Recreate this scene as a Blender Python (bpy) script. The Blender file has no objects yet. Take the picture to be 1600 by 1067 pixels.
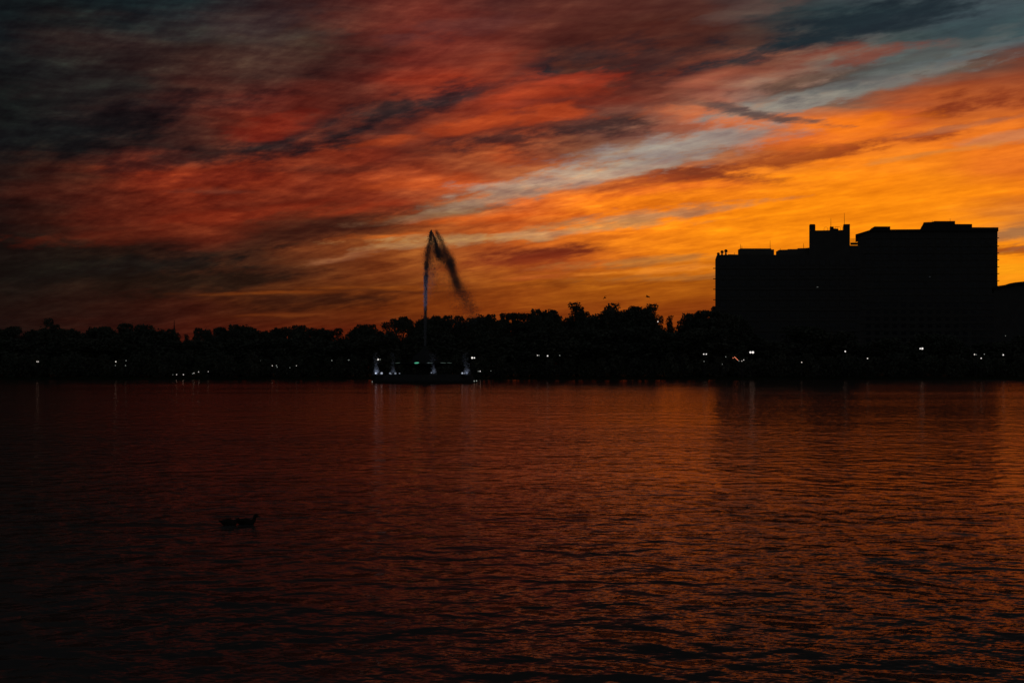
import bpy, bmesh, math, random
import numpy as np
from mathutils import Vector, Matrix

scene = bpy.context.scene
COL = scene.collection
R = math.radians
random.seed(7)

# ------------------------------------------------------------------ camera
FPX = 2222.0                        # focal length in pixels of the 1600 px wide photograph
CAM_Z = 3.0
HOR = 574.0
PITCH = math.atan((HOR - 533.5) / FPX)
cam_data = bpy.data.cameras.new('camera')
cam_data.lens = 50.0
cam_data.sensor_width = 36.0
cam_data.clip_start = 0.3
cam_data.clip_end = 30000
cam = bpy.data.objects.new('camera', cam_data)
COL.objects.link(cam)
cam.location = (0, 0, CAM_Z)
cam.rotation_euler = (R(90) + PITCH, 0, 0)
scene.camera = cam

CP, SP = math.cos(PITCH), math.sin(PITCH)


def ray(x, y):
    u = (x - 800.0) / FPX
    v = (533.5 - y) / FPX
    return Vector((u, CP - v * SP, SP + v * CP))


def at(x, y, D):
    """point seen at photo pixel (x, y) at ground distance D"""
    d = ray(x, y)
    return Vector((0, 0, CAM_Z)) + d * (D / d.y)


def azel(x, y):
    d = ray(x, y).normalized()
    return math.degrees(math.atan2(d.x, d.y)), math.degrees(math.asin(d.z))


# ------------------------------------------------------------------ colour management
scene.render.engine = 'CYCLES'
scene.view_settings.view_transform = 'Standard'
scene.view_settings.look = 'None'
scene.view_settings.exposure = 0.0
scene.view_settings.gamma = 1.0
scene.view_settings.use_curve_mapping = False
scene.cycles.max_bounces = 5
scene.cycles.glossy_bounces = 3
scene.cycles.diffuse_bounces = 2
scene.cycles.sample_clamp_indirect = 4.0


def lin(c):
    c = c / 255.0
    return c / 12.92 if c <= 0.04045 else ((c + 0.055) / 1.055) ** 2.4


def L(rgb):
    return (lin(rgb[0]), lin(rgb[1]), lin(rgb[2]), 1.0)


# ------------------------------------------------------------------ node helper
class NT:
    def __init__(s, tree):
        s.t = tree
        s.n = tree.nodes
        s.l = tree.links

    def put(s, sock, v):
        if v is None:
            return
        if isinstance(v, bpy.types.NodeSocket):
            s.l.new(v, sock)
        else:
            sock.default_value = v

    def math(s, op, a, b=None, c=None, clamp=False):
        n = s.n.new('ShaderNodeMath')
        n.operation = op
        n.use_clamp = clamp
        s.put(n.inputs[0], a)
        s.put(n.inputs[1], b)
        s.put(n.inputs[2], c)
        return n.outputs[0]

    def comb(s, x, y, z=0.0):
        n = s.n.new('ShaderNodeCombineXYZ')
        s.put(n.inputs[0], x)
        s.put(n.inputs[1], y)
        s.put(n.inputs[2], z)
        return n.outputs[0]

    def sep(s, v):
        n = s.n.new('ShaderNodeSeparateXYZ')
        s.put(n.inputs[0], v)
        return n.outputs

    def vmath(s, op, a, b=None):
        n = s.n.new('ShaderNodeVectorMath')
        n.operation = op
        s.put(n.inputs[0], a)
        s.put(n.inputs[1], b)
        return n.outputs[1] if op in ('LENGTH', 'DOT_PRODUCT') else n.outputs[0]

    def noise(s, v, scale, detail=2.0, rough=0.5, dist=0.0, dim='3D', color=False):
        n = s.n.new('ShaderNodeTexNoise')
        n.noise_dimensions = dim
        s.put(n.inputs['Vector'], v)
        n.inputs['Scale'].default_value = scale
        n.inputs['Detail'].default_value = detail
        n.inputs['Roughness'].default_value = rough
        n.inputs['Distortion'].default_value = dist
        return n.outputs['Color'] if color else n.outputs['Fac']

    def maprange(s, v, a, b, c=0.0, d=1.0, smooth=False):
        n = s.n.new('ShaderNodeMapRange')
        n.interpolation_type = 'SMOOTHSTEP' if smooth else 'LINEAR'
        s.put(n.inputs[0], v)
        n.inputs[1].default_value = a
        n.inputs[2].default_value = b
        n.inputs[3].default_value = c
        n.inputs[4].default_value = d
        return n.outputs[0]

    def mix(s, f, a, b, mode='MIX'):
        n = s.n.new('ShaderNodeMix')
        n.data_type = 'RGBA'
        n.blend_type = mode
        s.put(n.inputs[0], f)
        s.put(n.inputs[6], a)
        s.put(n.inputs[7], b)
        return n.outputs[2]

    def ramp(s, f, stops, interp='LINEAR'):
        n = s.n.new('ShaderNodeValToRGB')
        cr = n.color_ramp
        cr.interpolation = interp
        while len(cr.elements) > 1:
            cr.elements.remove(cr.elements[-1])
        cr.elements[0].position = stops[0][0]
        cr.elements[0].color = stops[0][1]
        for p, c in stops[1:]:
            e = cr.elements.new(p)
            e.color = c
        s.put(n.inputs[0], f)
        return n.outputs[0]


# ------------------------------------------------------------------ world: afterglow sky with streaked clouds
# colour of the glowing cloud deck by direction: rows from high to low, columns from left to right
SKY = {
    -60: "18,24,26 18,28,30 18,30,34 20,28,32 28,30,33 46,38,38 62,40,36 64,36,32 60,38,34 62,42,36 56,38,34 52,42,38 50,46,44 42,50,52 48,56,60 56,66,70 60,70,74",
    0: "20,24,26 19,29,31 19,31,34 21,31,34 33,35,38 61,40,36 84,39,33 93,35,28 82,40,35 97,48,38 80,40,33 89,53,44 75,60,55 62,66,68 66,74,76 76,86,88 82,92,94",
    40: "18,24,26 24,28,28 25,32,34 38,38,40 61,44,41 69,39,35 89,39,31 116,46,36 106,46,36 84,39,31 76,37,29 79,42,34 44,48,50 38,50,54 50,62,66 60,72,78 62,76,80",
    80: "20,28,30 44,31,29 48,34,32 44,33,30 61,40,36 57,37,31 76,37,31 118,46,35 121,50,36 76,39,31 86,39,29 76,42,34 74,54,47 75,76,74 78,86,86 52,68,72 60,76,80",
    120: "22,25,26 32,31,30 36,30,28 59,34,29 65,39,33 65,33,28 93,37,29 148,50,29 95,39,29 65,35,29 82,35,28 122,59,44 140,82,62 135,105,90 92,93,90 90,76,66 112,62,46",
    160: "20,22,22 28,25,25 34,27,26 63,27,22 89,33,26 97,37,26 78,33,26 101,39,29 159,52,29 111,39,26 110,57,44 169,104,80 140,118,104 118,84,68 142,76,50 150,68,36 140,66,40",
    200: "18,20,20 28,23,23 52,28,24 66,32,26 112,42,26 74,34,28 76,36,30 130,50,30 112,44,30 92,46,38 130,84,68 160,86,60 205,105,52 238,118,35 205,90,32 185,90,38 180,84,36",
    240: "24,22,22 30,24,22 40,27,25 58,28,23 85,36,26 120,44,24 132,48,28 96,42,30 160,66,32 150,92,62 152,108,84 152,98,70 185,90,38 238,120,25 242,130,32 245,125,30 240,120,30",
    280: "30,20,18 58,26,18 118,38,20 130,42,20 130,44,22 118,42,24 145,54,26 182,76,36 192,112,64 196,108,58 150,62,28 215,100,28 250,135,20 252,138,15 252,135,15 240,130,20 228,112,32",
    320: "32,18,15 66,25,17 88,30,18 110,34,18 96,34,20 108,38,20 124,44,24 150,82,50 215,100,40 242,120,25 248,128,20 252,135,15 252,138,12 252,138,12 252,138,12 252,138,15 248,130,20",
    360: "28,16,14 52,22,15 95,32,18 105,35,18 66,28,18 82,34,19 98,46,23 160,74,30 195,90,32 222,112,30 245,128,20 248,136,15 252,140,12 252,140,12 252,140,12 248,138,18 205,120,50",
    400: "24,16,14 28,18,14 40,21,15 46,23,17 58,28,18 112,54,26 125,58,24 165,88,36 150,68,28 178,80,26 226,118,22 238,128,16 244,134,14 248,138,14 250,140,14 250,142,14 252,142,16",
    440: "22,15,13 23,16,13 32,19,14 52,26,15 60,28,15 84,38,16 108,50,18 128,60,20 160,78,20 165,84,16 178,92,15 168,86,14 190,98,14 220,120,14 238,132,15 245,142,18 250,148,20",
    480: "28,16,13 34,17,13 44,19,13 58,22,13 74,31,13 86,37,13 98,42,13 114,49,13 128,54,13 138,62,14 146,66,14 140,62,14 150,66,14 180,84,14 210,110,16 225,120,18 230,124,18",
    520: "28,14,12 36,15,12 48,17,12 62,20,12 76,24,12 88,29,12 98,34,12 104,38,12 110,44,12 118,49,13 126,52,13 124,50,13 130,54,13 150,64,13 180,84,14 200,96,15 205,100,15",
}
OUT_L = {-60: (16, 20, 24), 240: (16, 16, 18), 520: (18, 13, 13)}

world = bpy.data.worlds.new('World')
scene.world = world
world.use_nodes = True
wt = world.node_tree
wt.nodes.clear()
W = NT(wt)
tc = wt.nodes.new('ShaderNodeTexCoord')
dirv = tc.outputs['Generated']
dx, dy, dz = W.sep(dirv)
az = W.math('MULTIPLY', W.math('ARCTAN2', dx, dy), 180 / math.pi)
el = W.math('MULTIPLY', W.math('ARCSINE', dz), 180 / math.pi)
# position on a flat cloud deck, axes turned along the wind so streaks run to one vanishing point
rho = W.math('DIVIDE', 1.0, W.math('ADD', W.math('MAXIMUM', dz, 0.0), 0.07))
WA = R(-33)
along = W.math('MULTIPLY', W.math('ADD', W.math('MULTIPLY', dx, math.sin(WA)), W.math('MULTIPLY', dy, math.cos(WA))), rho)
across = W.math('MULTIPLY', W.math('SUBTRACT', W.math('MULTIPLY', dx, math.cos(WA)), W.math('MULTIPLY', dy, math.sin(WA))), rho)
deck = W.comb(W.math('MULTIPLY', across, 1.0), W.math('MULTIPLY', along, 0.26))
flat = W.comb(W.math('MULTIPLY', az, 0.10), W.math('MULTIPLY', el, 0.9))

wn = W.noise(deck, 2.2, 4, 0.55, dim='2D', color=True)
wn2 = W.noise(flat, 1.3, 4, 0.6, dim='2D', color=True)
w1 = W.sep(wn)
w2 = W.sep(wn2)
# warp fades towards the horizon where the deck is seen edge on
wf = W.maprange(el, 0.0, 9.0, 0.25, 1.0)
azw = W.math('ADD', az, W.math('MULTIPLY', W.math('ADD', W.math('SUBTRACT', w1[0], 0.5), W.math('SUBTRACT', w2[0], 0.5)), 3.4))
elw = W.math('ADD', el, W.math('MULTIPLY', W.math('MULTIPLY', W.math('ADD', W.math('SUBTRACT', w1[1], 0.5), W.math('SUBTRACT', w2[1], 0.5)), 1.5), wf))
nA = W.noise(deck, 5.2, 7, 0.66, 0.0, dim='2D')       # streaks
nB = W.noise(W.vmath('ADD', flat, W.vmath('MULTIPLY', wn, (0.0, 0.8, 0))), 2.4, 5, 0.6, 0.0, dim='2D')        # layered veils
nC = W.noise(W.comb(W.math('MULTIPLY', az, 0.27), W.math('SUBTRACT', el, W.math('MULTIPLY', az, 0.11))), 2.5, 5, 0.6, 0.0, dim='2D')   # ragged fine structure

AZ0, AZ1 = -100.0, 100.0


def fpos(a):
    return (a - AZ0) / (AZ1 - AZ0)


azf = W.maprange(azw, AZ0, AZ1)


def mul(c, k):
    return tuple(v * k for v in c)


rows = sorted(SKY.keys())
row_cols = []
for yv in rows:
    cols = [tuple(int(q) for q in t.split(',')) for t in SKY[yv].split()]
    assert len(cols) == 17, (yv, len(cols))
    k = (yv + 60) / 580.0
    far_l = (15, 18 - 4 * k, 20 - 7 * k)
    stops = [(fpos(-95), L((62, 64, 66))), (fpos(-60), L((18, 20, 23))), (fpos(-34), L(far_l))]  # unseen sky to the sides and behind is brightened to lift the silhouettes
    for i, c in enumerate(cols):
        stops.append((fpos(azel(i * 100, 400)[0]), L(c)))
    last = cols[-1]
    stops.append((fpos(30), L(mul(last, 0.85))))
    stops.append((fpos(44), L(mul(last, 0.5))))
    stops.append((fpos(64), L((36, 30, 30))))
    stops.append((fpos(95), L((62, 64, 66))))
    row_cols.append((azel(800, yv)[1], stops))
# higher up the clouds lose the light; the rear sky stays brightened as fill
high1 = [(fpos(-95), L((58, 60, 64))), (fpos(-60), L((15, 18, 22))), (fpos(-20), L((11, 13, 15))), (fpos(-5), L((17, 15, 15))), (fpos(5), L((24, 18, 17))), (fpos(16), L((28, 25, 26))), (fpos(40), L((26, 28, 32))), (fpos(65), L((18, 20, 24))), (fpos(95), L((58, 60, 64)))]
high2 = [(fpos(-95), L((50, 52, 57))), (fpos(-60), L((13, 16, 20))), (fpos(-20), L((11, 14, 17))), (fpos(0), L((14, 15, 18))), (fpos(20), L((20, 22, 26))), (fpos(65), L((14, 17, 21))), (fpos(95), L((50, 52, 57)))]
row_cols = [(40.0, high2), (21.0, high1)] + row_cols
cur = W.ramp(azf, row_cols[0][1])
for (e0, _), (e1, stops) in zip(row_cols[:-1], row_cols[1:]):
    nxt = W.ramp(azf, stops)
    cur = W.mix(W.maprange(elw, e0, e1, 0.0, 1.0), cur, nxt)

# single clouds and gaps: photo position, half length, half thickness, slope, colour, strength
BLOBS = [
    # dark streaks
    (700, 152, 130, 14, 13, (40, 33, 36), .8), (590, 172, 90, 10, 12, (44, 30, 30), .7), (440, 222, 80, 14, 8, (36, 28, 30), .8),
    (560, 226, 40, 7, 6, (44, 26, 26), .7), (300, 244, 120, 12, 9, (34, 24, 24), .6), (150, 190, 170, 17, 14, (24, 23, 25), .55),
    (60, 215, 120, 20, 8, (18, 20, 21), .6), (840, 113, 45, 11, 0, (36, 34, 38), .75), (930, 85, 60, 10, 8, (52, 38, 38), .6),
    (800, 218, 70, 11, 5, (50, 34, 34), .75), (935, 195, 70, 9, 3, (58, 40, 38), .8), (1010, 100, 120, 12, 10, (56, 38, 36), .6),
    (1180, 85, 110, 9, 15, (44, 44, 46), .7), (1330, 38, 150, 17, 12, (30, 42, 48), .85), (1430, 25, 90, 12, 10, (36, 48, 54), .6),
    (1090, 272, 75, 9, -3, (112, 48, 30), .85), (1240, 246, 120, 8, 10, (150, 66, 30), .75), (980, 292, 70, 8, 8, (165, 72, 34), .7),
    (860, 396, 60, 8, 4, (110, 42, 24), .8), (810, 408, 70, 8, 6, (130, 48, 24), .7), (905, 412, 70, 6, 3, (165, 66, 26), .6),
    (700, 326, 60, 9, 4, (86, 46, 28), .75), (560, 342, 110, 9, 6, (70, 34, 22), .7), (480, 365, 110, 10, 8, (62, 30, 20), .6),
    (1470, 207, 80, 6, 6, (148, 58, 26), .85), (1540, 160, 90, 9, 6, (128, 50, 26), .7), (1500, 172, 70, 7, 5, (120, 44, 24), .6),
    (1590, 388, 60, 5, 1, (160, 72, 22), .8), (80, 425, 170, 15, 5, (22, 17, 14), .8), (230, 415, 110, 9, 6, (28, 22, 19), .7), (300, 440, 120, 12, 4, (34, 23, 16), .7),
    (480, 470, 90, 10, 0, (52, 24, 14), .7), (590, 455, 70, 3, 0, (80, 36, 16), .6), (870, 445, 60, 3, 2, (135, 64, 16), .6),
    (960, 442, 60, 3, 2, (142, 66, 16), .6), (760, 300, 80, 5, 8, (130, 60, 30), .6), (1350, 112, 110, 8, 12, (74, 64, 58), .75), (1260, 120, 70, 6, 10, (90, 68, 56), .6),
    (1400, 62, 60, 6, 8, (50, 66, 66), .6), (330, 275, 70, 8, 3, (120, 40, 24), .6), (520, 262, 80, 5, 3, (92, 38, 26), .6),
    # red and orange lights between them
    (830, 150, 70, 12, 6, (168, 62, 32), .7), (880, 130, 60, 9, 4, (165, 58, 34), .7), (740, 195, 55, 8, 7, (176, 68, 30), .75), (620, 218, 45, 7, 10, (168, 66, 30), .75),
    (430, 195, 50, 10, 14, (142, 46, 26), .7), (780, 110, 40, 20, 8, (150, 60, 38), .6), (690, 285, 70, 7, 4, (205, 88, 36), .7), (560, 325, 60, 5, 10, (158, 56, 26), .6),
    (380, 335, 90, 8, 8, (140, 46, 22), .6), (860, 185, 50, 8, 2, (186, 72, 32), .7), (800, 190, 60, 8, 3, (180, 70, 32), .6), (250, 365, 120, 8, 5, (104, 38, 20), .5),
    (1095, 178, 60, 8, -3, (200, 108, 66), .85), (1150, 188, 55, 6, 0, (205, 108, 64), .7), (1330, 85, 90, 8, 4, (132, 68, 50), .7), (1080, 130, 60, 7, 14, (168, 90, 66), .6),
    (1340, 195, 80, 9, 3, (246, 122, 24), .8), (1230, 222, 60, 8, 2, (236, 114, 40), .7), (1020, 300, 100, 5, 6, (238, 112, 34), .6), (1040, 422, 75, 3.5, 2, (238, 138, 40), .9),
    (1580, 420, 60, 10, 0, (255, 160, 20), .8), (830, 432, 40, 4, 3, (190, 92, 36), .5), (780, 340, 90, 6, 3, (222, 98, 28), .7), (620, 372, 60, 4, 2, (196, 92, 30), .6),
    (350, 460, 45, 2.5, 0, (90, 42, 16), .8), (445, 459, 60, 2.5, 1, (122, 58, 18), .8), (620, 450, 90, 3, 0, (142, 70, 20), .7), (450, 492, 60, 2, 0, (110, 50, 18), .7),
    # pale gaps
    (960, 262, 120, 10, 8, (164, 150, 134), .8), (1050, 225, 120, 11, 9, (166, 156, 144), .8), (1150, 214, 80, 10, 6, (158, 142, 128), .6),
    (870, 283, 110, 10, 7, (194, 160, 132), .75), (760, 312, 90, 8, 10, (172, 138, 110), .7), (660, 338, 70, 5, 7, (150, 108, 74), .6),
    (640, 386, 60, 4.5, 6, (176, 124, 76), .85), (530, 406, 66, 3.2, 8, (160, 100, 62), .6), (730, 374, 110, 4.5, 2, (190, 142, 86), .8),
    (1300, 145, 130, 9, 10, (146, 140, 128), .85), (1400, 128, 90, 8, 10, (112, 110, 104), .7), (1240, 160, 70, 7, 8, (150, 142, 128), .6), (1450, 88, 120, 9, 14, (88, 96, 94), .6),
    (1020, 334, 110, 5, 6, (196, 134, 84), .85), (880, 362, 100, 5, 5, (196, 138, 90), .85), (960, 350, 90, 5, 3, (200, 138, 76), .7), (1010, 408, 110, 5, 3, (184, 118, 54), .7),
    (1080, 432, 110, 4, 2, (182, 112, 46), .6), (1590, 366, 90, 9, 0, (170, 112, 66), .9), (1180, 20, 60, 8, 8, (96, 74, 66), .6), (1560, 70, 80, 6, 10, (96, 108, 108), .6),
    (450, 62, 90, 6, 6, (68, 56, 50), .5), (380, 44, 70, 10, 10, (64, 54, 52), .5), (100, 135, 90, 9, 10, (44, 40, 37), .4), (1500, 200, 70, 4, 4, (196, 118, 74), .5), (1590, 212, 60, 4, 3, (215, 140, 90), .6),
    (1440, 240, 80, 3, 6, (225, 140, 60), .6), (730, 35, 70, 8, 4, (112, 62, 54), .5), (640, 60, 40, 5, 4, (96, 54, 50), .5), (330, 300, 50, 3, 2, (112, 58, 42), .5),
    # thin ragged trail falling to the right
    (1120, 165, 60, 3.5, -9, (120, 80, 66), .75), (1180, 176, 45, 4, -12, (92, 74, 70), .85), (1235, 187, 60, 3.5, -9, (104, 76, 66), .8),
]
edge = W.math('ADD', W.math('MULTIPLY', W.math('SUBTRACT', nC, 0.5), 2.2), W.math('MULTIPLY', W.math('SUBTRACT', nA, 0.5), 2.0))
wv = W.comb(W.math('ADD', az, W.math('MULTIPLY', W.math('SUBTRACT', azw, az), 0.25)), W.math('ADD', el, W.math('MULTIPLY', W.math('SUBTRACT', elw, el), 0.4)))
DEG = 180 / math.pi / FPX
for bi, (x, y, hw, hh, sl, c, al) in enumerate(BLOBS):
    if bi % 6 == 0:       # a vanishing link to the colour so far keeps the shader compiler from holding every cloud at once
        wv = W.vmath('ADD', wv, W.vmath('MULTIPLY', cur, (1e-6, 1e-6, 0)))
    a, e = azel(x, y)
    m = wt.nodes.new('ShaderNodeMapping')
    m.vector_type = 'TEXTURE'
    W.put(m.inputs['Vector'], wv)
    m.inputs['Location'].default_value = (a, e, 0)
    m.inputs['Rotation'].default_value = (0, 0, R(sl))
    m.inputs['Scale'].default_value = (hw * 1.4 * DEG, hh * 1.6 * DEG, 1)
    d = W.vmath('LENGTH', m.outputs[0])
    d = W.math('ADD', d, edge)
    f = W.maprange(d, 1.35, 0.15, 0.0, min(1, al * 1.08), smooth=True)
    cur = W.mix(f, cur, L(c))

# fine streak relief of the cloud deck (brighter and darker wisps)
nD = W.noise(W.vmath('MULTIPLY', deck, (1.0, 1.6, 0)), 17.0, 5, 0.68, 0.0, dim='2D')
nn = W.math('ADD', W.math('ADD', W.math('MULTIPLY', nA, 0.38), W.math('MULTIPLY', nD, 0.18)), W.math('ADD', W.math('MULTIPLY', nB, 0.28), W.math('MULTIPLY', nC, 0.22)))
amp = W.maprange(el, 0.5, 7.0, 0.55, 1.0)
dev = W.math('MULTIPLY', W.math('SUBTRACT', nn, 0.54), amp)
bright = W.maprange(azw, -12.0, 14.0, 5.4, 1.7)
k = W.math('POWER', 2.718, W.math('MULTIPLY', dev, bright))
kr = W.math('POWER', k, 0.9)
kg = W.math('POWER', k, 1.25)
cur = W.mix(1.0, cur, W.comb(kr, kg, k), 'MULTIPLY')

# faint twilight air above and behind, from the physical sky with the sun just below the horizon
skyt = wt.nodes.new('ShaderNodeTexSky')
skyt.sky_type = 'NISHITA'
skyt.sun_disc = False
skyt.sun_elevation = R(-4)
skyt.sun_rotation = R(14)
bg1 = wt.nodes.new('ShaderNodeBackground')
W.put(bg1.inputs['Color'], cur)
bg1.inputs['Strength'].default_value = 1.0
bg2 = wt.nodes.new('ShaderNodeBackground')
W.put(bg2.inputs['Color'], skyt.outputs[0])
bg2.inputs['Strength'].default_value = 0.006
add = wt.nodes.new('ShaderNodeAddShader')
wt.links.new(bg1.outputs[0], add.inputs[0])
wt.links.new(bg2.outputs[0], add.inputs[1])
wo = wt.nodes.new('ShaderNodeOutputWorld')
wt.links.new(add.outputs[0], wo.inputs[0])
try:
    world.cycles.sampling_method = 'NONE'
except Exception:
    pass

# ------------------------------------------------------------------ materials
MATS = {}


def mat(name, base, rough=0.8, spec=0.3, var=0.25, scale=1.5, metallic=0.0, trans=None):
    if name in MATS:
        return MATS[name]
    m = bpy.data.materials.new(name)
    m.use_nodes = True
    N = NT(m.node_tree)
    b = m.node_tree.nodes['Principled BSDF']
    t = m.node_tree.nodes.new('ShaderNodeTexCoord')
    n = N.noise(t.outputs['Object'], scale, 5, 0.6)
    c = N.mix(N.maprange(n, 0.3, 0.7), tuple(v * (1 - var) for v in base) + (1,), tuple(min(1, v * (1 + var)) for v in base) + (1,))
    N.put(b.inputs['Base Color'], c)
    b.inputs['Roughness'].default_value = rough
    b.inputs['Metallic'].default_value = metallic
    b.inputs['Specular IOR Level'].default_value = spec
    MATS[name] = m
    return m


def glow(name, rgb, strength):
    if name in MATS:
        return MATS[name]
    m = bpy.data.materials.new(name)
    m.use_nodes = True
    b = m.node_tree.nodes['Principled BSDF']
    b.inputs['Base Color'].default_value = (0.6, 0.6, 0.6, 1)
    b.inputs['Emission Color'].default_value = rgb + (1,)
    b.inputs['Emission Strength'].default_value = strength
    MATS[name] = m
    return m


M_LEAF = [mat('leaf_%d' % i, c, 0.85, 0.08, 0.35, 0.6) for i, c in enumerate([(.105, .115, .08), (.115, .12, .085), (.10, .11, .08)])]
M_BARK = mat('bark', (.035, .028, .022), 0.95, 0.1)
M_GROUND = mat('ground_grass', (.02, .026, .012), 0.95, 0.05, 0.4, 0.2)
M_CONC = mat('concrete_wall', (.085, .082, .075), 0.9, 0.1, 0.15, 0.3)
M_CONC2 = mat('painted_wall', (.12, .115, .10), 0.9, 0.1, 0.12, 0.3)
M_ROOF = mat('roof_felt', (.05, .05, .05), 0.95, 0.05)
M_GLASSW = mat('window_glass', (.02, .022, .025), 0.25, 0.5)
M_METAL = mat('dark_metal', (.05, .05, .05), 0.5, 0.3, 0.2, 4, 0.6)
M_STONE = mat('fountain_stone', (.05, .05, .047), 0.85, 0.15, 0.2, 1.2)
M_DUCK = mat('duck_feathers', (.04, .032, .024), 0.8, 0.1, 0.3, 12)
M_BEAK = mat('duck_bill', (.10, .07, .02), 0.6, 0.3)
M_GULL = mat('gull_feathers', (.05, .05, .052), 0.8, 0.1, 0.2, 8)
M_WHITE = glow('lamp_white', (1.0, .93, .88), .95)
M_WHITE_DIM = glow('lamp_white_dim', (1.0, .9, .82), 0.8)
M_WHITE_FAINT = glow('lamp_white_faint', (.9, .95, .85), 0.28)
M_RED = glow('lamp_orange_red', (1.0, .26, .12), .75)
M_BLUE = glow('lamp_blue_white', (.75, .82, 1.0), .45)
M_BLUE_DIM = glow('lamp_blue_white_dim', (.7, .8, 1.0), 0.2)
M_GREEN = glow('lamp_green', (.10, .62, .36), 0.55)
M_GREEN_DIM = glow('lamp_green_dim', (.25, .42, .32), 0.10)

# droplets of the fountain
M_DROP = bpy.data.materials.new('water_droplets')
M_DROP.use_nodes = True
_t = M_DROP.node_tree
_t.nodes.clear()
_d = _t.nodes.new('ShaderNodeBsdfDiffuse')
_d.inputs[0].default_value = (.42, .42, .44, 1)
_tr = _t.nodes.new('ShaderNodeBsdfTranslucent')
_tr.inputs[0].default_value = (.42, .42, .44, 1)
_mx = _t.nodes.new('ShaderNodeMixShader')
_mx.inputs[0].default_value = 0.35
_o = _t.nodes.new('ShaderNodeOutputMaterial')
_t.links.new(_d.outputs[0], _mx.inputs[1])
_t.links.new(_tr.outputs[0], _mx.inputs[2])
_t.links.new(_mx.outputs[0], _o.inputs[0])


# ------------------------------------------------------------------ object helpers
def link(name, mesh, m=None, parent=None, loc=None):
    o = bpy.data.objects.new(name, mesh)
    COL.objects.link(o)
    if m is not None and not mesh.materials:
        mesh.materials.append(m)
    if parent is not None:
        o.parent = parent
    if loc is not None:
        o.location = loc
    return o


def tag(o, label, cat, group=None, kind=None):
    if label:
        o['label'] = label
    if cat:
        o['category'] = cat
    if group:
        o['group'] = group
    if kind:
        o['kind'] = kind
    return o


def empty(name, loc, label=None, cat=None, group=None):
    o = bpy.data.objects.new(name, None)
    COL.objects.link(o)
    o.location = loc
    tag(o, label, cat, group)
    return o


def bm_mesh(bm, name, smooth=False):
    me = bpy.data.meshes.new(name)
    bm.normal_update()
    bm.to_mesh(me)
    bm.free()
    if smooth:
        for p in me.polygons:
            p.use_smooth = True
    return me


def box(bm, x0, x1, y0, y1, z0, z1):
    vs = [bm.verts.new((x, y, z)) for x in (x0, x1) for y in (y0, y1) for z in (z0, z1)]
    for f in ((0, 1, 3, 2), (4, 6, 7, 5), (0, 4, 5, 1), (2, 3, 7, 6), (0, 2, 6, 4), (1, 5, 7, 3)):
        bm.faces.new([vs[i] for i in f])


def box_mesh(name, *b):
    bm = bmesh.new()
    box(bm, *b)
    bmesh.ops.recalc_face_normals(bm, faces=bm.faces)
    return bm_mesh(bm, name)


def lathe(bm, prof, seg=24, c=(0, 0)):
    rings = []
    for r, z in prof:
        if r < 1e-5:
            rings.append([bm.verts.new((c[0], c[1], z))])
        else:
            rings.append([bm.verts.new((c[0] + r * math.cos(2 * math.pi * i / seg), c[1] + r * math.sin(2 * math.pi * i / seg), z)) for i in range(seg)])
    for a, b in zip(rings[:-1], rings[1:]):
        for i in range(seg):
            j = (i + 1) % seg
            if len(a) == 1 and len(b) == 1:
                continue
            if len(a) == 1:
                bm.faces.new((a[0], b[j], b[i]))
            elif len(b) == 1:
                bm.faces.new((a[i], a[j], b[0]))
            else:
                bm.faces.new((a[i], a[j], b[j], b[i]))


def tube(bm, pts, rad, seg=8, flat=1.0):
    """closed loft through pts with radii; flat squashes it vertically"""
    rings = []
    for i, p in enumerate(pts):
        p = Vector(p)
        d = (Vector(pts[min(i + 1, len(pts) - 1)]) - Vector(pts[max(i - 1, 0)])).normalized()
        side = d.cross(Vector((0, 0, 1)))
        if side.length < 1e-3:
            side = Vector((1, 0, 0))
        side.normalize()
        up = side.cross(d).normalized()
        r = rad[i]
        rings.append([bm.verts.new(p + side * (math.cos(2 * math.pi * k / seg) * r) + up * (math.sin(2 * math.pi * k / seg) * r * flat)) for k in range(seg)])
    for a, b in zip(rings[:-1], rings[1:]):
        for i in range(seg):
            j = (i + 1) % seg
            bm.faces.new((a[i], a[j], b[j], b[i]))
    bm.faces.new(list(reversed(rings[0])))
    bm.faces.new(rings[-1])


# ------------------------------------------------------------------ water
SHORE_D = 351.0


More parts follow.
